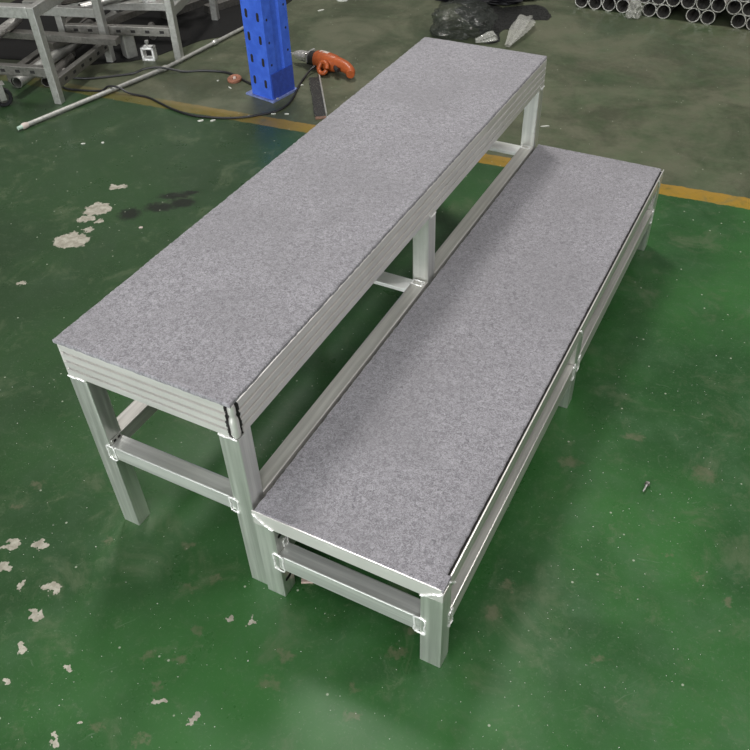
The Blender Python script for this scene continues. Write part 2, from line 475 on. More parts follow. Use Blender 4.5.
# weld beads
for xc in (-W1+LW, -LW):
    obj('weld_bead', weld_path(rect_loop_y(xc, Zr-.020, .019, .040, -.0006), (.0008, .0004, .0008), .0016), M_weld, tall, True)
for yc in (YM-.016, L1-LD-.012):
    obj('weld_bead', weld_path(rect_loop_z(-.022, yc, Zr+.0004, .028, .018), (.0008, .0008, .0004), .002), M_weld, tall, True)
for xa, xb in ((-W1, -W1+LW), (-LW, 0)):
    obj('weld_bead', weld_path([(xa+.001, -.001, zb), (xa+.014, -.0012, zb-.0018), (xa+.03, -.001, zb+.0006), (xb-.001, -.001, zb-.001)], (.0006, .0004, .0006), .002, False), M_weld, tall, True)
for yc in (YM, L1-LD):
    obj('weld_bead', weld_path([(.0004, yc-.004, zb+.014), (.0012, yc+.004, zb+.004), (.0012, yc+.012, zb-.001), (.001, yc+LD-.004, zb)], (.0005, .0005, .0005), .0022, False), M_weld, tall, True)
# slotted tab joining the near left corner of the frame
b = bmesh.new(); box(b, -W1+LW+.0004, -W1+LW+.003, .006, .036, Zr-.002, Zr+.012, .001)
tab = obj('slotted_tab', b, M_scrap, tall)
for yc in (.014, .027): slot(tab, -W1+LW+.003, yc, Zr+.005, .008, .006)

# --- the low one ---------------------------------------------------------
G, W2, H2, Y0, L2 = .0024, .3923, .2631, -.0078, 1.5936
low = thing('stage_riser', 'lower grey-carpeted aluminium stage riser step standing in front, on short legs', 'stage riser', (0, 0, 0))
XA, XB, YA, YB = G, G+W2, Y0, Y0+L2
lip = .0032
obj('carpet_top', carpet_board(XA+.0042, XB-.0090, YA+.0022, YB+.002, H2-.007, H2), M_carpet, low)
T2 = .0384
def mitre(p0, p1, inn0, inn1, z0, z1):
    b = bmesh.new()
    lo = [b.verts.new((*p, z0)) for p in (p0, p1, inn1, inn0)]
    hi = [b.verts.new((*p, z1)) for p in (p0, p1, inn1, inn0)]
    b.faces.new(lo[::-1]); b.faces.new(hi)
    for k in range(4): b.faces.new((lo[k], lo[(k+1) % 4], hi[(k+1) % 4], hi[k]))
    bmesh.ops.bevel(b, geom=[e for e in b.edges], offset=.0012, segments=2, affect='EDGES', profile=.5)
    return b
w = LD
zc = H2-.0075
obj('deck_beam', mitre((XA, YA), (XB, YA), (XA+w, YA+w), (XB-w, YA+w), H2-T2, zc), M_edge, low)
obj('deck_beam', mitre((XB, YB), (XA, YB), (XB-w, YB-w), (XA+w, YB-w), H2-T2, zc), M_edge, low)
obj('deck_beam', mitre((XB, YA), (XB, YB), (XB-w, YA+w), (XB-w, YB-w), H2-T2, zc-.008), M_long, low)
obj('deck_beam', mitre((XA, YB), (XA, YA), (XA+w, YB-w), (XA+w, YA+w), H2-T2, zc-.008), M_long, low)
b = bmesh.new(); box(b, XA+.001, XB-lip+.0004, YA+.006, YB-.006, H2-.0165, H2-.0069)
obj('deck_panel', b, M_dark, low)
b = bmesh.new()
box(b, XB-lip, XB, YA+.035, YB, H2-.016, H2-.0010, .0006)      # raised lip leaving the black gap
obj('edge_lip', b, M_long, low)
b = bmesh.new(); box(b, XB-.0098, XB-.0004, YA+.001, YA+.0345, H2-.0074, H2-.0003, .0015)
obj('carpet_corner', b, M_carpet, low)
b = bmesh.new(); box(b, XA, XB-.004, YA, YA+.0024, H2-.009, H2-.0012, .0006)
obj('edge_lip', b, M_edge, low)
zl = H2-T2+.001
for lx in (XA, XB-LW):
    for ly in (YA, .7707, YB-LD):
        obj('leg', leg_mesh(lx, ly, zl), M_leg, low)
St, Sb = .1455, .1002
for ya, yb in ((YA+.0004, YA+.0375), (.7707+.001, .7707+.038), (YB-.038, YB-.001)):
    b = bmesh.new(); tube_box(b, XA+LW, XB-LW, ya, yb, Sb, St); obj('cross_rail', b, M_cross, low)
for lx in (XA+.0006, XB-.0376):
    for ya, yb in ((YA+LD+.0004, .7703), (.7707+LD+.0004, YB-LD-.0004)):
        b = bmesh.new(); tube_box(b, lx, lx+.037, ya, yb, Sb, St); obj('side_rail', b, M_long, low)
for xc in (XA+LW, XB-LW):
    obj('weld_bead', weld_path(rect_loop_y(xc, (St+Sb)/2, .022, .050, YA-.0008), (.0008, .0004, .0008), .0019), M_weld, low, True)
obj('weld_bead', weld_path([(XA+.001, YA-.0008, H2-.009), (XA+.016, YA-.001, H2-.021), (XA+.030, YA-.001, H2-.031), (XA+LW, YA-.0008, H2-T2)], (.0005, .0004, .0005), .0017, False), M_weld, low, True)
obj('weld_bead', weld_path([(XB-LW, YA-.0008, H2-T2-.001), (XB-.034, YA-.001, H2-T2+.004), (XB-.02, YA-.001, H2-.022), (XB-.008, YA-.0008, H2-.016), (XB-.001, YA-.0006, H2-.010)], (.0006, .0004, .0006), .0021, False), M_weld, low, True)
for yc in (YA+LD, .7707, .7707+LD, YB-LD):
    obj('weld_bead', weld_path(rect_loop_x(XB+.0004, yc, (St+Sb)/2, .018, .046), (.0004, .0008, .0008), .0018), M_weld, low, True)
for yc in (YA+LD, .7707+.01, YB-LD-.01):
    obj('weld_bead', weld_path([(XB+.0004, yc-.012, H2-.008), (XB+.0008, yc-.006, H2-.016), (XB+.0006, yc, H2-.026), (XB+.0006, yc+.010, H2-T2)], (.0005, .0008, .0008), .0022, False), M_weld, low, True)
obj('weld_bead', weld_path(rect_loop_x(XA+LW+.001, YA+.030, St+.010, .014, .020), (.0004, .0006, .0006), .0016), M_weld, low, True)
for z in (.192, .047): slot(low, XA+LW+.0002, YA+.019, z, .020, .009)

# scrap of board under the near leg
b = bmesh.new()
box(b, .052, .088, .040, .062, .0005, .0060, .0012, Matrix.Translation((.07, .05, 0)) @ Matrix.Rotation(.5, 4, 'Z') @ Matrix.Translation((-.07, -.05, 0)))
o = obj('board_scrap', b, M_rag); tag(o, 'small dusty pink scrap lying under the low step by its near left leg', 'scrap')

# ------------------------------------------------------------ blue upright
col = thing('rack_upright', 'blue perforated steel rack upright standing behind the tall riser', 'rack post', (-1.284, 2.000, 0))
pm, pl, prr = Vector((0, 0)), Vector((-.117, .022)), Vector((.023, .142))
f = pl.normalized(); s = prr.normalized()
Ld, Sd = pl.length, prr.length
def P2(a, c, z): v = f*a+s*c; return (v.x, v.y, z)
HT = 1.25
b = bmesh.new()
# open channel section with a recessed web in the side face
sec = [(0, 0), (Ld, 0), (Ld, Sd), (Ld-.003, Sd), (Ld-.003, .003), (.012, .003), (.012, Sd*.99), (0, Sd*.99), (0, Sd*.66), (.008, Sd*.60), (.008, Sd*.38), (0, Sd*.32)]
prism(b, [P2(a, c, .008) for a, c in sec], (0, 0, HT))
obj('post', b, M_blue, col)
b = bmesh.new()
o_ = [(-.014, -.012), (Ld+.030, -.012), (Ld+.030, Sd+.006), (-.014, Sd+.006)]
prism(b, [P2(a, c, .0005) for a, c in o_], (0, 0, .0075))
obj('base_plate', b, M_bluepale, col, label='pale worn base plate')
b = bmesh.new()
o_ = [(-.0035, .006), (-.0005, .006), (-.0005, Sd*.97), (-.0035, Sd*.97)]
prism(b, [P2(a, c, .008) for a, c in o_], (0, 0, .105))
obj('foot_bracket', b, M_bluedark, col, label='darker blue bracket')
n0 = -s   # outward normal of front face
for k in range(12):
    for a, dz in ((Ld*.78, 0), (Ld*.25, -.006)):
        z = .075+dz+k*.0905
        if z > HT-.03: continue
        b = bmesh.new()
        pts = []
        for q in range(14):
            t = 2*PI*q/14
            pts.append(P2(a+math.cos(t)*.0072, -.0010, z+math.sin(t)*.0072+(.0105 if math.sin(t) > 0 else -.0105)))
        prism(b, pts, tuple(Vector((*s, 0))*.0016))
        obj('slot', b, M_dark, col, label='dark slot')
for k in range(12):
    for c, off in ((Sd*.13, 0), (Sd*.86, .03)):
        z = .150+off+k*.0905
        if z > HT-.03: continue
        b = bmesh.new(); pts = []
        for q in range(12):
            t = 2*PI*q/12
            pts.append(P2(-.0010, c+math.cos(t)*.0042, z+math.sin(t)*.0050))
        prism(b, pts, tuple(Vector((*f, 0))*.0016))
        obj('bolt_hole', b, M_dark, col, label='dark round hole')
for a, c in ((Ld+.018, .03), (-.0105, .02)):
    b = bmesh.new(); lathe(b, [(0, .013), (.005, .0125), (.006, .008), (.006, .0075)], Matrix.Translation(P2(a, c, 0)), 6)
    obj('anchor_bolt', b, M_scrap, col)

# ---------------------------------------------------------------- the drill
dr = thing('electric_drill', 'orange electric drill with silver chuck lying on its side beside the blue post', 'drill', (-1.315, 2.385, 0), math.radians(-6))
zc = .042
X = lambda p: Matrix.Translation(p) @ Matrix.Rotation(PI/2, 4, 'Y')
b = bmesh.new(); lathe(b, [(0, -.125), (.003, -.124), (.0045, -.11), (.005, -.098), (0, -.098)], X((0, 0, zc)), 12); obj('drill_bit', b, M_chuck, dr, True)
b = bmesh.new(); lathe(b, [(0, -.102), (.011, -.101), (.017, -.088), (.021, -.075), (.0235, -.060), (.0235, -.047), (.0205, -.045), (.0205, -.040), (.025, -.038), (.025, -.022), (0, -.022)], X((0, 0, zc)), 24); obj('chuck', b, M_chuck, dr, True)
b = bmesh.new(); lathe(b, [(0, -.024), (.028, -.023), (.031, -.018), (.031, .012), (.034, .018), (.034, .024), (0, .024)], X((0, 0, zc)), 24); obj('gear_collar', b, M_dplas, dr, True)
b = bmesh.new(); box(b, -.016, -.006, -.034, .034, zc-.012, zc+.031, .002); obj('clamp_band', b, M_chuck, dr)
b = bmesh.new(); lathe(b, [(0, .020), (.034, .021), (.039, .032), (.041, .055), (.040, .095), (.037, .125), (.033, .140), (0, .142)], X((0, 0, zc)), 28)
for v in b.verts: v.co.y *= .95
obj('motor_housing', b, M_orange, dr, True)
b = bmesh.new()
path = catmull([(.10, -.004, zc), (.145, -.004, zc+.003), (.190, -.010, zc), (.225, -.024, zc-.008), (.240, -.045, zc-.012)], 6)
n = len(path); sweep(b, path, [.034-(.016*i/(n-1)) for i in range(n)], 16)
obj('rear_handle', b, M_orange, dr, True)
b = bmesh.new(); sweep(b, catmull([(.150, -.030, zc-.002), (.165, -.045, zc-.004), (.18, -.048, zc-.004)], 5), .010, 10); obj('trigger', b, M_dplas, dr, True)
b = bmesh.new()
ring = [(.098+.022*math.cos(a), -.054+.012*math.sin(a), zc-.006+.021*math.sin(a)) for a in [2*PI*k/24 for k in range(24)] if not (2.4 < a < 3.3)]
sweep(b, ring, .0095, 12); obj('side_grip', b, M_orange, dr, True)
b = bmesh.new(); sweep(b, [(.070, -.030, zc+.002), (.083, -.048, zc-.004)], .008, 10); obj('grip_stem', b, M_orange, dr, True)
b = bmesh.new(); box(b, .045, .092, -.006, .012, zc+.034, zc+.0405, .001); obj('rating_label', b, M_coll, dr, label='pale blank rating label')

cab = [(-1.272, 2.352, .03), (-1.286, 2.318, .018), (-1.278, 2.236, .006), (-1.254, 2.155, .005), (-1.222, 2.066, .005), (-1.205, 1.990, .005), (-1.215, 1.920, .005), (-1.256, 1.868, .005), (-1.305, 1.820, .005), (-1.376, 1.780, .005), (-1.459, 1.756, .005), (-1.528, 1.746, .005), (-1.634, 1.762, .005), (-1.719, 1.788, .005), (-1.806, 1.812, .005), (-1.9, 1.806, .008), (-1.95, 1.800, .028), (-2.0, 1.79, .028), (-2.046, 1.779, .005), (-2.178, 1.738, .005), (-2.235, 1.745, .005)]
bm = bmesh.new(); sweep(bm, catmull(cab, 8), .0045, 8)
tag(obj('power_cable', bm, M_black, None, True), 'black power cable curling from the orange drill over the yellow line', 'cable')
cab = [(-2.268, 1.835, .005), (-2.171, 1.873, .005), (-2.04, 1.98, .006), (-1.975, 2.01, .028), (-1.915, 2.05, .028), (-1.83, 2.10, .005), (-1.752, 2.144, .005), (-1.64, 2.168, .005), (-1.538, 2.135, .005), (-1.47, 2.11, .005), (-1.43, 2.12, .005)]
bm = bmesh.new(); sweep(bm, catmull(cab, 8), .005, 8)
tag(obj('power_cable', bm, M_black, None, True), 'thin black cable lying between the brown disc and the aluminium frames', 'cable')

# black steel strip
bm = bmesh.new()
a, c = Vector((-1.246, 2.276)), Vector((-1.020, 1.950))
d = (c-a).normalized(); nn = Vector((-d.y, d.x)); wd = .022
N = 26; L_, R_ = [], []
for i in range(N+1):
    p = a+(c-a)*i/N
    L_.append(p+nn*(wd)); R_.append(p-nn*(wd+random.uniform(-.003, .003)))
out = [(*p, .001) for p in L_]+[(*p, .001) for p in reversed(R_)]
prism(bm, out, (0, 0, .006))
strip = obj('steel_strip', bm, M_steel); tag(strip, 'flat blackened steel strip lying between the drill and the tall riser', 'metal strip')
bm = bmesh.new(); prism(bm, [(*(a+nn*wd), .001), (*(c+nn*wd), .001), (*(c+nn*(wd+.006)), .001), (*(a+nn*(wd+.006)), .001)], (0, 0, .016)); obj('upturned_edge', bm, M_scrap, strip, label='pale grey upturned edge')
bm = bmesh.new(); prism(bm, [(*(c+nn*wd), .001), (*(c-nn*wd), .001), (*(c-nn*wd+d*.016), .001), (*(c+nn*wd+d*.016), .001)], (0, 0, .005)); obj('end_tab', bm, M_rust, strip, label='rusty brown end')

# brown disc
bm = bmesh.new(); lathe(bm, [(0, .004), (.009, .004), (.010, .010), (.027, .015), (.032, .011), (.032, .002), (0, .002)], Matrix.Translation((-1.562, 2.118, .001)) @ Matrix.Rotation(.12, 4, 'X'), 30)
disc = obj('grinding_disc', bm, M_disc, None, True); tag(disc, 'small round copper-brown grinding disc lying left of the blue post', 'grinding disc')
bm = bmesh.new(); lathe(bm, [(0, .017), (.006, .0165), (.008, .012), (.008, .004), (0, .004)], Matrix.Translation((-1.562, 2.118, .001)), 6); obj('hub_nut', bm, M_coll, disc)

# ------------------------------------------------------------------- pole
pole = thing('telescopic_pole', 'long thin grey pole lying on the floor left of the blue post', 'pole', (0, 0, 0))
A, B, D, E2 = Vector((-2.092, 1.343, .013)), Vector((-1.922, 2.080, .013)), Vector((-1.895, 2.432, .013)), Vector((-1.86, 2.86, .013))
def tube(b, p, q, r, seg=16): sweep(b, [p, q], r, seg)
bm = bmesh.new(); tube(bm, A+(B-A)*.055, B, .0095); obj('outer_tube', bm, M_pole, pole, True)
bm = bmesh.new(); tube(bm, B, E2, .0080); obj('inner_tube', bm, M_pole, pole, True)
bm = bmesh.new(); sweep(bm, [A, A+(B-A)*.028], [.0075, .0085], 14); obj('tip', bm, M_tip, pole, True, label='pale green plastic tip')
bm = bmesh.new(); sweep(bm, [A+(B-A)*.026, A+(B-A)*.034, A+(B-A)*.048, A+(B-A)*.062], [.010, .0125, .0125, .010], 14); obj('collar', bm, M_coll, pole, True)
dd = (B-A).normalized()
bm = bmesh.new(); sweep(bm, [B-dd*.014, B-dd*.008, B+dd*.008, B+dd*.014], [.010, .0128, .0128, .010], 14); obj('collar', bm, M_pole, pole, True)
dd = (E2-D).normalized()
bm = bmesh.new(); sweep(bm, [D-dd*.020, D-dd*.012, D+dd*.012, D+dd*.02], [.0085, .0128, .0128, .0085], 14); obj('collar', bm, M_scrap, pole, True)

# ------------------------------------------- aluminium frames, upper left
def frame(label, corners, zrail, ztop, lw=.034, rz=math.radians(14), perf=True):
    cx, cy = corners[0]
    t = thing('aluminium_trestle', label, 'metal frame', (0, 0, 0), 0, None)
    for (px, py) in corners:
        b = bmesh.new(); M = Matrix.Translation((px, py, 0)) @ Matrix.Rotation(rz, 4, 'Z')
        box(b, -lw/2, lw/2, -lw/2, lw/2, 0, ztop, .003, M); obj('leg', b, M_scrap, t)
    n = len(corners)
    for i in range(n):
        a, c = Vector(corners[i]), Vector(corners[(i+1) % n])
        d = c-a; ang = math.atan2(d.y, d.x)
        M = Matrix.Translation((a.x, a.y, 0)) @ Matrix.Rotation(ang, 4, 'Z')
        for z0, hh in ((zrail[i], .042), (ztop-.045, .045)):
            if z0 is None: continue
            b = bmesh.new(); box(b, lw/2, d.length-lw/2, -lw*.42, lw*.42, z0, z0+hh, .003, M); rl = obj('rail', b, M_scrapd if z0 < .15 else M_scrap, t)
            if perf and z0 < .2:
                k = .06
                while k < d.length-.05:
                    b = bmesh.new(); box(b, k, k+.022, -lw*.43, -lw*.40, z0+.014, z0+.027, .0004, M); k += .07
                    obj('slot', b, M_dark, rl, label='dark slot')
    return t
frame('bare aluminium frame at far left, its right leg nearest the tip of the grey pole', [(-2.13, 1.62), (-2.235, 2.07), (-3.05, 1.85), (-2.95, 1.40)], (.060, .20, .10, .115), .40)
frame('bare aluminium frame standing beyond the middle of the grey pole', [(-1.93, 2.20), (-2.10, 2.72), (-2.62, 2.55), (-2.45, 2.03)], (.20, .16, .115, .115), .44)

# offcuts and tubes piled inside the frames
def lying_tube(p, q, r, label, mat, wall=.003, group='round tubes piled inside the frames', name='aluminium_tube'):
    p, q = Vector(p), Vector(q); L = (q-p).length
    bm = bmesh.new(); M = dirmat(p, q-p)
    lathe(bm, [(r, 0), (r, L), (r-wall, L), (r-wall, 0), (r, 0)], M, 22)
    return tag(obj(name, bm, mat, None, True), label, 'tube', group)
def lying_bar(p, q, w_, h_, label, mat, roll=0, name='aluminium_bar', group='square bars piled inside the frames'):
    p, q = Vector(p), Vector(q); d = q-p
    bm = bmesh.new()
    M = dirmat(p, d) @ Matrix.Rotation(roll, 4, 'Z')
    box(bm, -w_/2, w_/2, -h_/2, h_/2, 0, d.length, .002, M)
    return tag(obj(name, bm, mat), label, 'bar', group)
lying_tube((-2.335, 1.60, .064), (-2.50, 2.42, .064), .024, 'round aluminium tube with open near end, left of the nearest frame leg', M_scrap)
lying_tube((-2.425, 1.66, .026), (-2.62, 2.36, .026), .024, 'round aluminium tube lying on the floor at the left picture edge', M_scrapd)
lying_tube((-2.300, 1.72, .0245), (-2.40, 1.98, .0245), .022, 'short round tube lying low behind the nearest frame leg', M_scrapd)
lying_bar((-2.50, 1.70, .020), (-2.70, 2.50, .020), .05, .038, 'dull wide bar at the bottom of the pile, far left', M_scrapd, PI/2)
#lying_bar((-2.60, 1.86, .064), (-2.00, 2.56, .250), .05, .03, 'bar slanting up across the pile towards the far frame', M_scrap, .3)
lying_bar((-2.42, 1.90, .1040), (-2.30, 2.75, .1040), .045, .03, 'flat bar lying over the pile behind the middle leg', M_scrapd, 0)
lying_bar((-2.74, 1.86, .1345), (-2.10, 2.01, .1345), .045, .03, 'short bar lying crosswise on the pile by the middle leg', M_scrapd, 0)
lying_bar((-2.80, 2.15, .167), (-2.05, 2.42, .167), .05, .035, 'pale bar lying crosswise on top of the pile', M_scrap, 0)
lying_tube((-2.62, 2.02, .2070), (-2.25, 2.78, .2070), .022, 'round tube on top of the pile, beyond the crosswise bars', M_scrapd)
lying_tube((-2.40, 2.12, .2050), (-2.16, 2.78, .2050), .020, 'thin round tube on top of the pile, nearest the far frame', M_scrap)
lying_bar((-2.95, 2.10, .245), (-2.15, 2.62, .245), .06, .03, 'wide bar resting across the tubes at the top of the pile', M_scrapd, 0)
lying_bar((-2.36, 2.62, .02), (-2.20, 3.35, .02), .05, .038, 'bar lying on the floor beyond the far frame', M_scrapd, 0)
lying_bar((-2.20, 2.78, .02), (-1.98, 3.42, .02), .045, .038, 'pale bar on the floor beyond the far frame, nearest the blue post', M_scrapd, 0)

def coupler(loc, rz, label, s_=1.0):
    t = thing('pipe_coupler', label, 'coupler', loc, rz, 'square pipe couplers among the frames')
    b = bmesh.new()
    for sx in (-1, 1):
        box(b, sx*.026*s_-.005*s_, sx*.026*s_+.005*s_, -.02*s_, .02*s_, 0, .062*s_, .0015)
    box(b, -.031*s_, .031*s_, -.02*s_, .02*s_, .0, .010*s_, .0015); box(b, -.031*s_, .031*s_, -.02*s_, .02*s_, .052*s_, .062*s_, .0015)
    obj('body', b, M_weld, t)
    b = bmesh.new(); lathe(b, [(0, .062*s_), (.005*s_, .062*s_), (.005*s_, .078*s_), (.010*s_, .078*s_), (.010*s_, .088*s_), (0, .088*s_)], Matrix.Identity(4), 8)
    obj('bolt', b, M_chuck, t)
    return t
coupler((-2.075, 2.16, 0), math.radians(20), 'small bright square pipe coupler standing between the two frames')
coupler((-2.20, 2.366, .1850), math.radians(60), 'square pipe coupler lying on the pile behind the middle leg')
coupler((-2.53, 2.32, .1285), math.radians(100), 'square pipe coupler half hidden deep in the pile', .8)
coupler((-2.62, 1.62, 0), math.radians(15), 'square pipe coupler on the floor at the left picture edge', .9)
def short_tube(p, ang, r, l, label):
    p = Vector(p); d = Vector((math.cos(ang), math.sin(ang), 0))
    return lying_tube(p-d*l/2, p+d*l/2, r, label, M_pipe, .003, 'short bright tube offcuts in the pile', 'tube_offcut')
short_tube((-2.62, 1.86, .173), 1.9, .022, .22, 'short bright tube offcut on the crosswise bar, far left')
#short_tube((-2.02, 2.58, .022), .9, .020, .17, 'short bright tube offcut on the floor inside the far trestle')
short_tube((-2.27, 2.42, .020), 2.3, .018, .15, 'short bright tube offcut on the floor under the pile')
short_tube((-2.33, 1.86, .016), .5, .014, .12, 'thin short tube offcut on the floor behind the nearest leg')
# thick grey joint at the middle leg
jt = thing('corner_joint', 'chunky grey corner joint leaning at the foot of the middle leg', 'joint', (-2.19, 2.155, 0), math.radians(-25))
b = bmesh.new(); box(b, -.03, .03, -.028, .028, 0, .115, .006); obj('socket', b, M_scrap, jt)
b = bmesh.new(); box(b, -.13, -.03, -.02, .02, .045, .09, .004); obj('arm', b, M_scrap, jt)
b = bmesh.new(); lathe(b, [(0, .135), (.012, .135), (.018, .125), (.018, .115), (0, .115)], Matrix.Identity(4), 12); obj('cap', b, M_weld, jt, True)

# castor at the left edge
cs = thing('castor_wheel', 'black rubber castor wheel at the left picture edge below the pile', 'castor', (-2.33, 1.50, 0), math.radians(60))
Mx = Matrix.Translation((0, 0, .04)) @ Matrix.Rotation(PI/2, 4, 'X')
b = bmesh.new(); lathe(b, [(.024, -.012), (.036, -.013), (.040, -.007), (.040, .007), (.036, .013), (.024, .012), (.024, -.012)], Mx, 28); obj('tyre', b, M_black, cs, True)
b = bmesh.new(); lathe(b, [(0, -.010), (.008, -.012), (.024, -.008), (.024, .008), (.008, .012), (0, .010)], Mx, 24); obj('hub', b, M_scrapd, cs, True)
b = bmesh.new(); box(b, -.012, .012, -.020, -.0165, .03, .098, .001); box(b, -.012, .012, .0165, .020, .03, .098, .001); box(b, -.022, .022, -.022, .022, .095, .100, .001); obj('fork', b, M_scrap, cs)

# ------------------------------------------------------------- pipe rows
PR = .0340
def pipe(x, y, z, label, wrapped=False):
    bm = bmesh.new()
    M = Matrix.Translation((x, y, z)) @ Matrix.Rotation(-PI/2, 4, 'X')
    lathe(bm, [(PR, 0), (PR, 4.6), (PR-.0045, 4.6), (PR-.0045, 0), (PR, 0)], M, 30)
    return tag(obj('aluminium_pipe', bm, M_pipe, None, True), label, 'pipe', 'aluminium pipes stacked beyond the gangway')
def row(x0, n, y, z, dx=.0705): return [(x0+i*dx, y+random.uniform(-.006, .006), z) for i in range(n)]
YP = 3.585
pipes = []
b1 = [-.437+i*.0705 for i in range(4)]
names = ['first', 'second', 'third', 'fourth', 'fifth', 'sixth']
for i, x_ in enumerate(b1): pipe(x_, YP, PR+.0005, f'aluminium pipe end on the floor, {names[i]} from the left of the row')
h3 = PR*math.sqrt(3)
def bundle(xs, desc, low_n):
    k = 0
    for lvl, row_ in enumerate(xs):
        for i, x_ in enumerate(row_):
            where = ['bottom', 'middle', 'top'][lvl]
            pos = (['left', 'right'] if len(row_) == 2 else ['left', 'centre', 'right'] if len(row_) == 3 else ['leftmost', 'left centre', 'right centre', 'rightmost'])[i]
            pipe(x_, YP+random.uniform(-.004, .004), PR+.0005+lvl*(h3+.0008), f'aluminium pipe end, {where} layer {pos}, in the {desc} pipe bundle')
d = .0695
bundle([[-.094, -.094+d], [-.094-d/2, -.094+d/2, -.094+1.5*d], [-.094, -.094+d]], 'bare left', 2)
bundle([[.116, .116+d], [.116-d/2, .116+d/2, .116+1.5*d], [.116, .116+d]], 'middle', 2)
bundle([[.326, .326+d], [.326-d/2, .326+d/2, .326+1.5*d], [.326, .326+d]], 'right-hand', 2)
bundle([[.536, .536+d], [.536-d/2, .536+d/2, .536+1.5*d], [.536, .536+d]], 'far right', 2)
for i in range(3): pipe(b1[0]+d/2+i*d, YP+.0, PR+.0005+h3+.0008, f'aluminium pipe end resting on the floor row, {names[i]} from the left')

def crumple(name, label, cx, cy, sx, sy, sz, mat, seed, rz=0, cat='plastic wrap', rough=.5, sub=4, z0=0):
    rnd = random.Random(seed)
    from mathutils import noise as mn
    bm = bmesh.new(); bmesh.ops.create_icosphere(bm, subdivisions=sub, radius=1)
    off = Vector((seed*3.1, seed*1.7, 0))
    for v in bm.verts:
        n = v.co.normalized()
        k = 1+rough*mn.turbulence(n*1.6+off, 4, False, noise_basis='PERLIN_ORIGINAL')-.3*rough
        k -= rough*.35*abs(mn.noise(n*5+off))
        p = n*k
        v.co = Vector((p.x*sx, p.y*sy, max(p.z, -.55)*sz))
    zmin = min(v.co.z for v in bm.verts)
    for v in bm.verts: v.co.z += z0-zmin+.001
    bmesh.ops.transform(bm, matrix=Matrix.Translation((cx, cy, 0)) @ Matrix.Rotation(rz, 4, 'Z'), verts=bm.verts[:])
    return tag(obj(name, bm, mat, None, True), label, cat)
crumple('plastic_wrap', 'clear crumpled plastic bag on the floor between the pipe row and the bundles', -.160, 3.56, .040, .05, .055, M_clear, 3, cat='plastic bag')
crumple('plastic_bag', 'smoky translucent plastic bag lying on the floor beyond the tall riser', -.86, 3.06, .17, .17, .085, M_film, 5, .2, 'plastic bag', .28, 5)

# twisted film: an hourglass tuft
def twist(name, label, p0, p1, w0, w1, mat, seed):
    rnd = random.Random(seed); bm = bmesh.new()
    p0, p1 = Vector(p0), Vector(p1); d = p1-p0; sd = Vector((-d.y, d.x, 0)).normalized(); up = Vector((0, 0, 1))
    NU, NV = 22, 26; g = []
    for i in range(NU+1):
        t = i/NU; c = p0+d*t; w = w0+(w1-w0)*math.sin(min(1, t*1.02)*PI*.62)**1.3
        if t > .85: w *= 1-.55*(t-.85)/.15
        r = []
        for j in range(NV):
            a = 2*PI*j/NV+t*1.4; k = 1+.28*math.sin(a*5+t*4)+rnd.uniform(-.03, .03)
            pz = max(.003, c.z+math.sin(a)*w*.55*k+w*.5)
            r.append(bm.verts.new((c.x+sd.x*math.cos(a)*w*k, c.y+sd.y*math.cos(a)*w*k, pz)))
        g.append(r)
    for i in range(NU):
        for j in range(NV): bm.faces.new((g[i][j], g[i][(j+1) % NV], g[i+1][(j+1) % NV], g[i+1][j]))
    return tag(obj(name, bm, mat, None, True), label, 'plastic film')
twist('plastic_film', 'twisted clear plastic film standing out beyond the far end of the tall riser', (-.585, 2.93, .008), (-.600, 3.26, .02), .012, .042, M_clear, 2)
twist('plastic_film', 'short glossy knot of clear film against the smoky bag', (-.745, 2.93, .008), (-.660, 2.99, .012), .014, .032, M_clear, 4)
crumple('plastic_bag', 'black plastic sheet heaped on the floor left of the pipe row', -.98, 3.56, .34, .16, .05, M_black, 9, .25, 'plastic sheet', .5, 5)

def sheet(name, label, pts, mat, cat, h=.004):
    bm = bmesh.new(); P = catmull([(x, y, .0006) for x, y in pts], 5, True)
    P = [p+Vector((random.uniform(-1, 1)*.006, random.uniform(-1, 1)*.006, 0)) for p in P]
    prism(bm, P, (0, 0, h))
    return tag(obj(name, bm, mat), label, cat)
sheet('shade_sheet', 'flat black sheet added as shade on the floor under the aluminium trestles', [(-2.469, 1.95), (-2.26, 2.02), (-2.09, 2.178), (-1.99, 2.45), (-1.871, 2.661), (-1.93, 3.2), (-2.4, 3.3), (-3.3, 2.7), (-3.1, 1.9)], M_shade, 'plastic sheet', .0012)  # added black layer imitating the shade on the floor below the frames
sheet('dark_patch', 'flat dark patch on the floor around the twisted clear film', [(-1.019, 3.319), (-.90, 3.47), (-.80, 3.44), (-.66, 3.54), (-.57, 3.47), (-.53, 3.36), (-.62, 3.30), (-.60, 3.20), (-.69, 3.14), (-.65, 2.98), (-.723, 2.96), (-.80, 3.1)], M_dpatch, 'plastic sheet', .0012)  # thin dark see-through layer over the far floor

crumple('plastic_bag', 'black heap added on the floor to darken the back of the pile of bars', -2.72, 2.98, .30, .26, .14, M_shade, 12, .3, 'plastic bag', .4, 4)  # invented black heap that darkens the area behind the bars
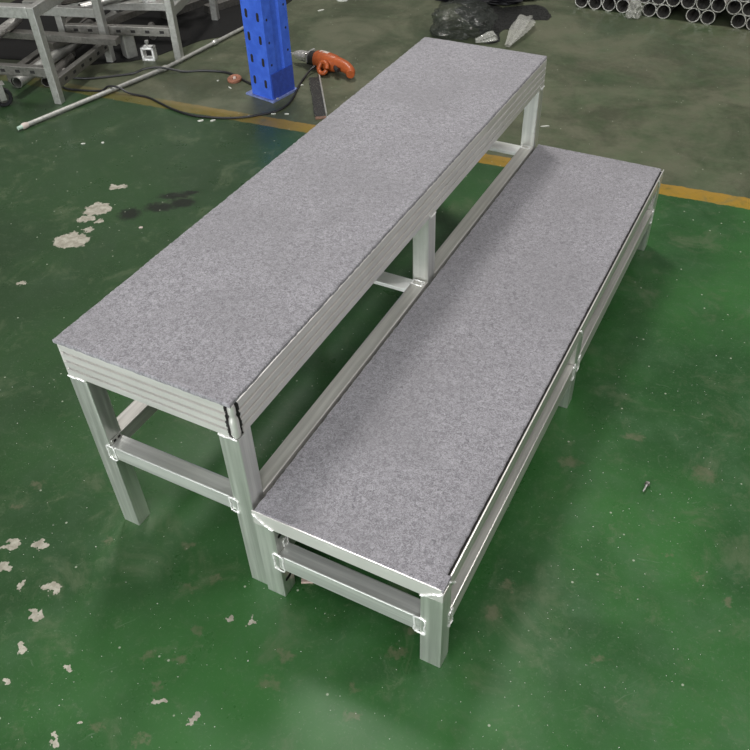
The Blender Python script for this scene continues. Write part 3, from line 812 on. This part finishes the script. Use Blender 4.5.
# ------------------------------------------------------------ small debris
def chip(x, y, a, l, w_, label, mat=M_chip, h=.003, name='plastic_chip', cat='chip'):
    bm = bmesh.new(); n = 9; pts = []
    for k in range(n):
        t = 2*PI*k/n; r = random.uniform(.75, 1.1)
        pts.append((x+math.cos(t)*l*r*math.cos(a)-math.sin(t)*w_*r*math.sin(a), y+math.cos(t)*l*r*math.sin(a)+math.sin(t)*w_*r*math.cos(a), .0005))
    prism(bm, pts, (0, 0, h))
    tag(obj(name, bm, mat), label, cat)
ca = .51
chip(-1.458, 1.725, ca+.35, .013, .006, 'pale oval chip just this side of the yellow line, nearer the drill cable bend')
chip(-1.413, 1.745, ca+.4, .013, .005, 'pale slim chip beside the oval one on the green paint, left of the blue post')
chip(-1.536, 2.043, ca-.9, .014, .003, 'thin white sliver just in front of the brown disc')
chip(-1.63, 2.084, ca, .006, .005, 'small white chip left of the brown disc')
chip(-1.217, 1.900, ca, .012, .004, 'white chip on the yellow line right of the post base')
chip(-1.165, 1.921, ca, .010, .004, 'white chip on the yellow line nearest the steel strip')
chip(-1.30, 1.842, ca, .006, .005, 'tiny chip on the yellow line below the post base')
chip(-1.262, 2.190, ca+.3, .012, .007, 'pale scrap lying right of the post base beside the cable')
chip(-1.66, 3.041, ca+.4, .022, .007, 'white paper scrap on the gangway, left one of the two')
chip(-1.629, 3.214, ca, .030, .018, 'larger white paper scrap at the top picture edge', h=.006)
chip(-.165, 2.239, ca+.1, .020, .004, 'curled pale shaving on the gangway past the tall riser')
chip(-1.154, .979, ca, .007, .005, 'orange crumb on the green floor left of the tall riser', M_coll)
chip(-1.768, 1.367, ca, .009, .004, 'pale chip right of the pole tip')
chip(-1.70, 1.407, ca, .006, .005, 'small pale chip furthest right of the pole tip')
bolt = thing('screw', 'small grey screw lying alone on the green floor right of the low step', 'screw', (.634, .600, .006), ca+.95)
b = bmesh.new(); lathe(b, [(0, -.016), (.002, -.016), (.0025, .008), (0, .008)], Matrix.Rotation(PI/2, 4, 'Y'), 10); obj('shank', b, M_scrap, bolt, True)
b = bmesh.new(); lathe(b, [(0, .007), (.006, .007), (.006, .013), (0, .014)], Matrix.Rotation(PI/2, 4, 'Y'), 8); obj('head', b, M_scrapd, bolt, True)

bm = bmesh.new()                                   # uncountable aluminium filings
for i in range(1100):
    if i < 600: x_, y_ = random.gauss(.45, .35), random.gauss(.35, .55)
    elif i < 820: x_, y_ = random.uniform(-1.0, .2), random.uniform(-.5, .4)
    else: x_, y_ = random.uniform(-2.2, .9), random.uniform(-.5, 3.2)
    if y_ < -.6 or -.01 < y_ < 1.62 and (abs(x_+.37) < .04 or abs(x_) < .06 or abs(x_-.37) < .045): continue
    r = random.uniform(.0005, .0011)*(1 if random.random() < .93 else 1.8); a = random.uniform(0, PI); e = random.uniform(.4, 1)
    v = [bm.verts.new((x_+math.cos(a+t)*r*(1 if k % 2 else e), y_+math.sin(a+t)*r*(1 if k % 2 else e), .0004+random.uniform(0, .0006))) for k, t in enumerate((0, PI/2, PI, 3*PI/2))]
    bot = [bm.verts.new((q.co.x, q.co.y, .0001)) for q in v]
    bm.faces.new(v)
    for k in range(4): bm.faces.new((v[k], v[(k+1) % 4], bot[(k+1) % 4], bot[k]))
o = obj('metal_filings', bm, M_chip); tag(o, 'pale metal filings scattered over the green floor', 'filings'); o['kind'] = 'stuff'

# ------------------------------------------------------------------ light
W = bpy.data.worlds.new('hall'); bpy.context.scene.world = W; W.use_nodes = True
nt = W.node_tree; bg = nt.nodes['Background']
tc = nt.nodes.new('ShaderNodeTexCoord'); sp = nt.nodes.new('ShaderNodeSeparateXYZ'); nt.links.new(tc.outputs['Generated'], sp.inputs[0])
cr = nt.nodes.new('ShaderNodeValToRGB'); nt.links.new(sp.outputs[2], cr.inputs[0])
cr.color_ramp.elements[0].position = 0; cr.color_ramp.elements[0].color = (.30, .29, .27, 1)
cr.color_ramp.elements[1].position = .9; cr.color_ramp.elements[1].color = (.42, .41, .40, 1)
nt.links.new(cr.outputs[0], bg.inputs[0]); bg.inputs[1].default_value = .55
def area(name, loc, target, sx, sy, power, col=(1, 1, 1)):
    l = bpy.data.lights.new(name, 'AREA'); l.shape = 'RECTANGLE'; l.size = sx; l.size_y = sy; l.energy = power; l.color = col
    o = bpy.data.objects.new(name, l); C.objects.link(o); o.location = loc
    o.rotation_euler = (Vector(target)-Vector(loc)).to_track_quat('-Z', 'Y').to_euler()
    return o
area('ceiling_lamp', (-1.9, 3.2, 5.6), (0, .8, 0), .8, 1.5, 190, (1, .97, .93))
area('ceiling_lamp', (4.4, 3.4, 5.6), (0, 1, 0), .8, 1.8, 140, (1, .98, .97))
area('ceiling_lamp', (1.6, -2.4, 5.0), (0, .3, 0), 1.2, 2.4, 120, (1, 1, 1))
area('doorway_daylight', (-1.2, -5.2, 1.7), (0, .4, .3), 3.4, 2.6, 340, (.97, 1, 1))

# ----------------------------------------------------------------- camera
yaw, pit, rol, fpx = -0.5112172944997005, -0.7435913996818181, -0.043563481995292086, 813.3073069231046
fw = Vector((math.sin(yaw)*math.cos(pit), math.cos(yaw)*math.cos(pit), math.sin(pit)))
rt = Vector((math.cos(yaw), -math.sin(yaw), 0)); up = rt.cross(fw)
r2 = rt*math.cos(rol)+up*math.sin(rol); u2 = -rt*math.sin(rol)+up*math.cos(rol)
cd = bpy.data.cameras.new('camera'); cam = bpy.data.objects.new('camera', cd); C.objects.link(cam)
cam.matrix_world = Matrix(((r2.x, u2.x, -fw.x, .6803), (r2.y, u2.y, -fw.y, -.7211), (r2.z, u2.z, -fw.z, 1.4686), (0, 0, 0, 1)))
cd.sensor_width = 36; cd.lens = fpx/750*36; cd.clip_start = .02
sc = bpy.context.scene; sc.camera = cam
sc.view_settings.view_transform = 'Standard'; sc.view_settings.look = 'None'
sc.view_settings.gamma = 1; sc.view_settings.use_curve_mapping = False
sc.view_settings.exposure = 0
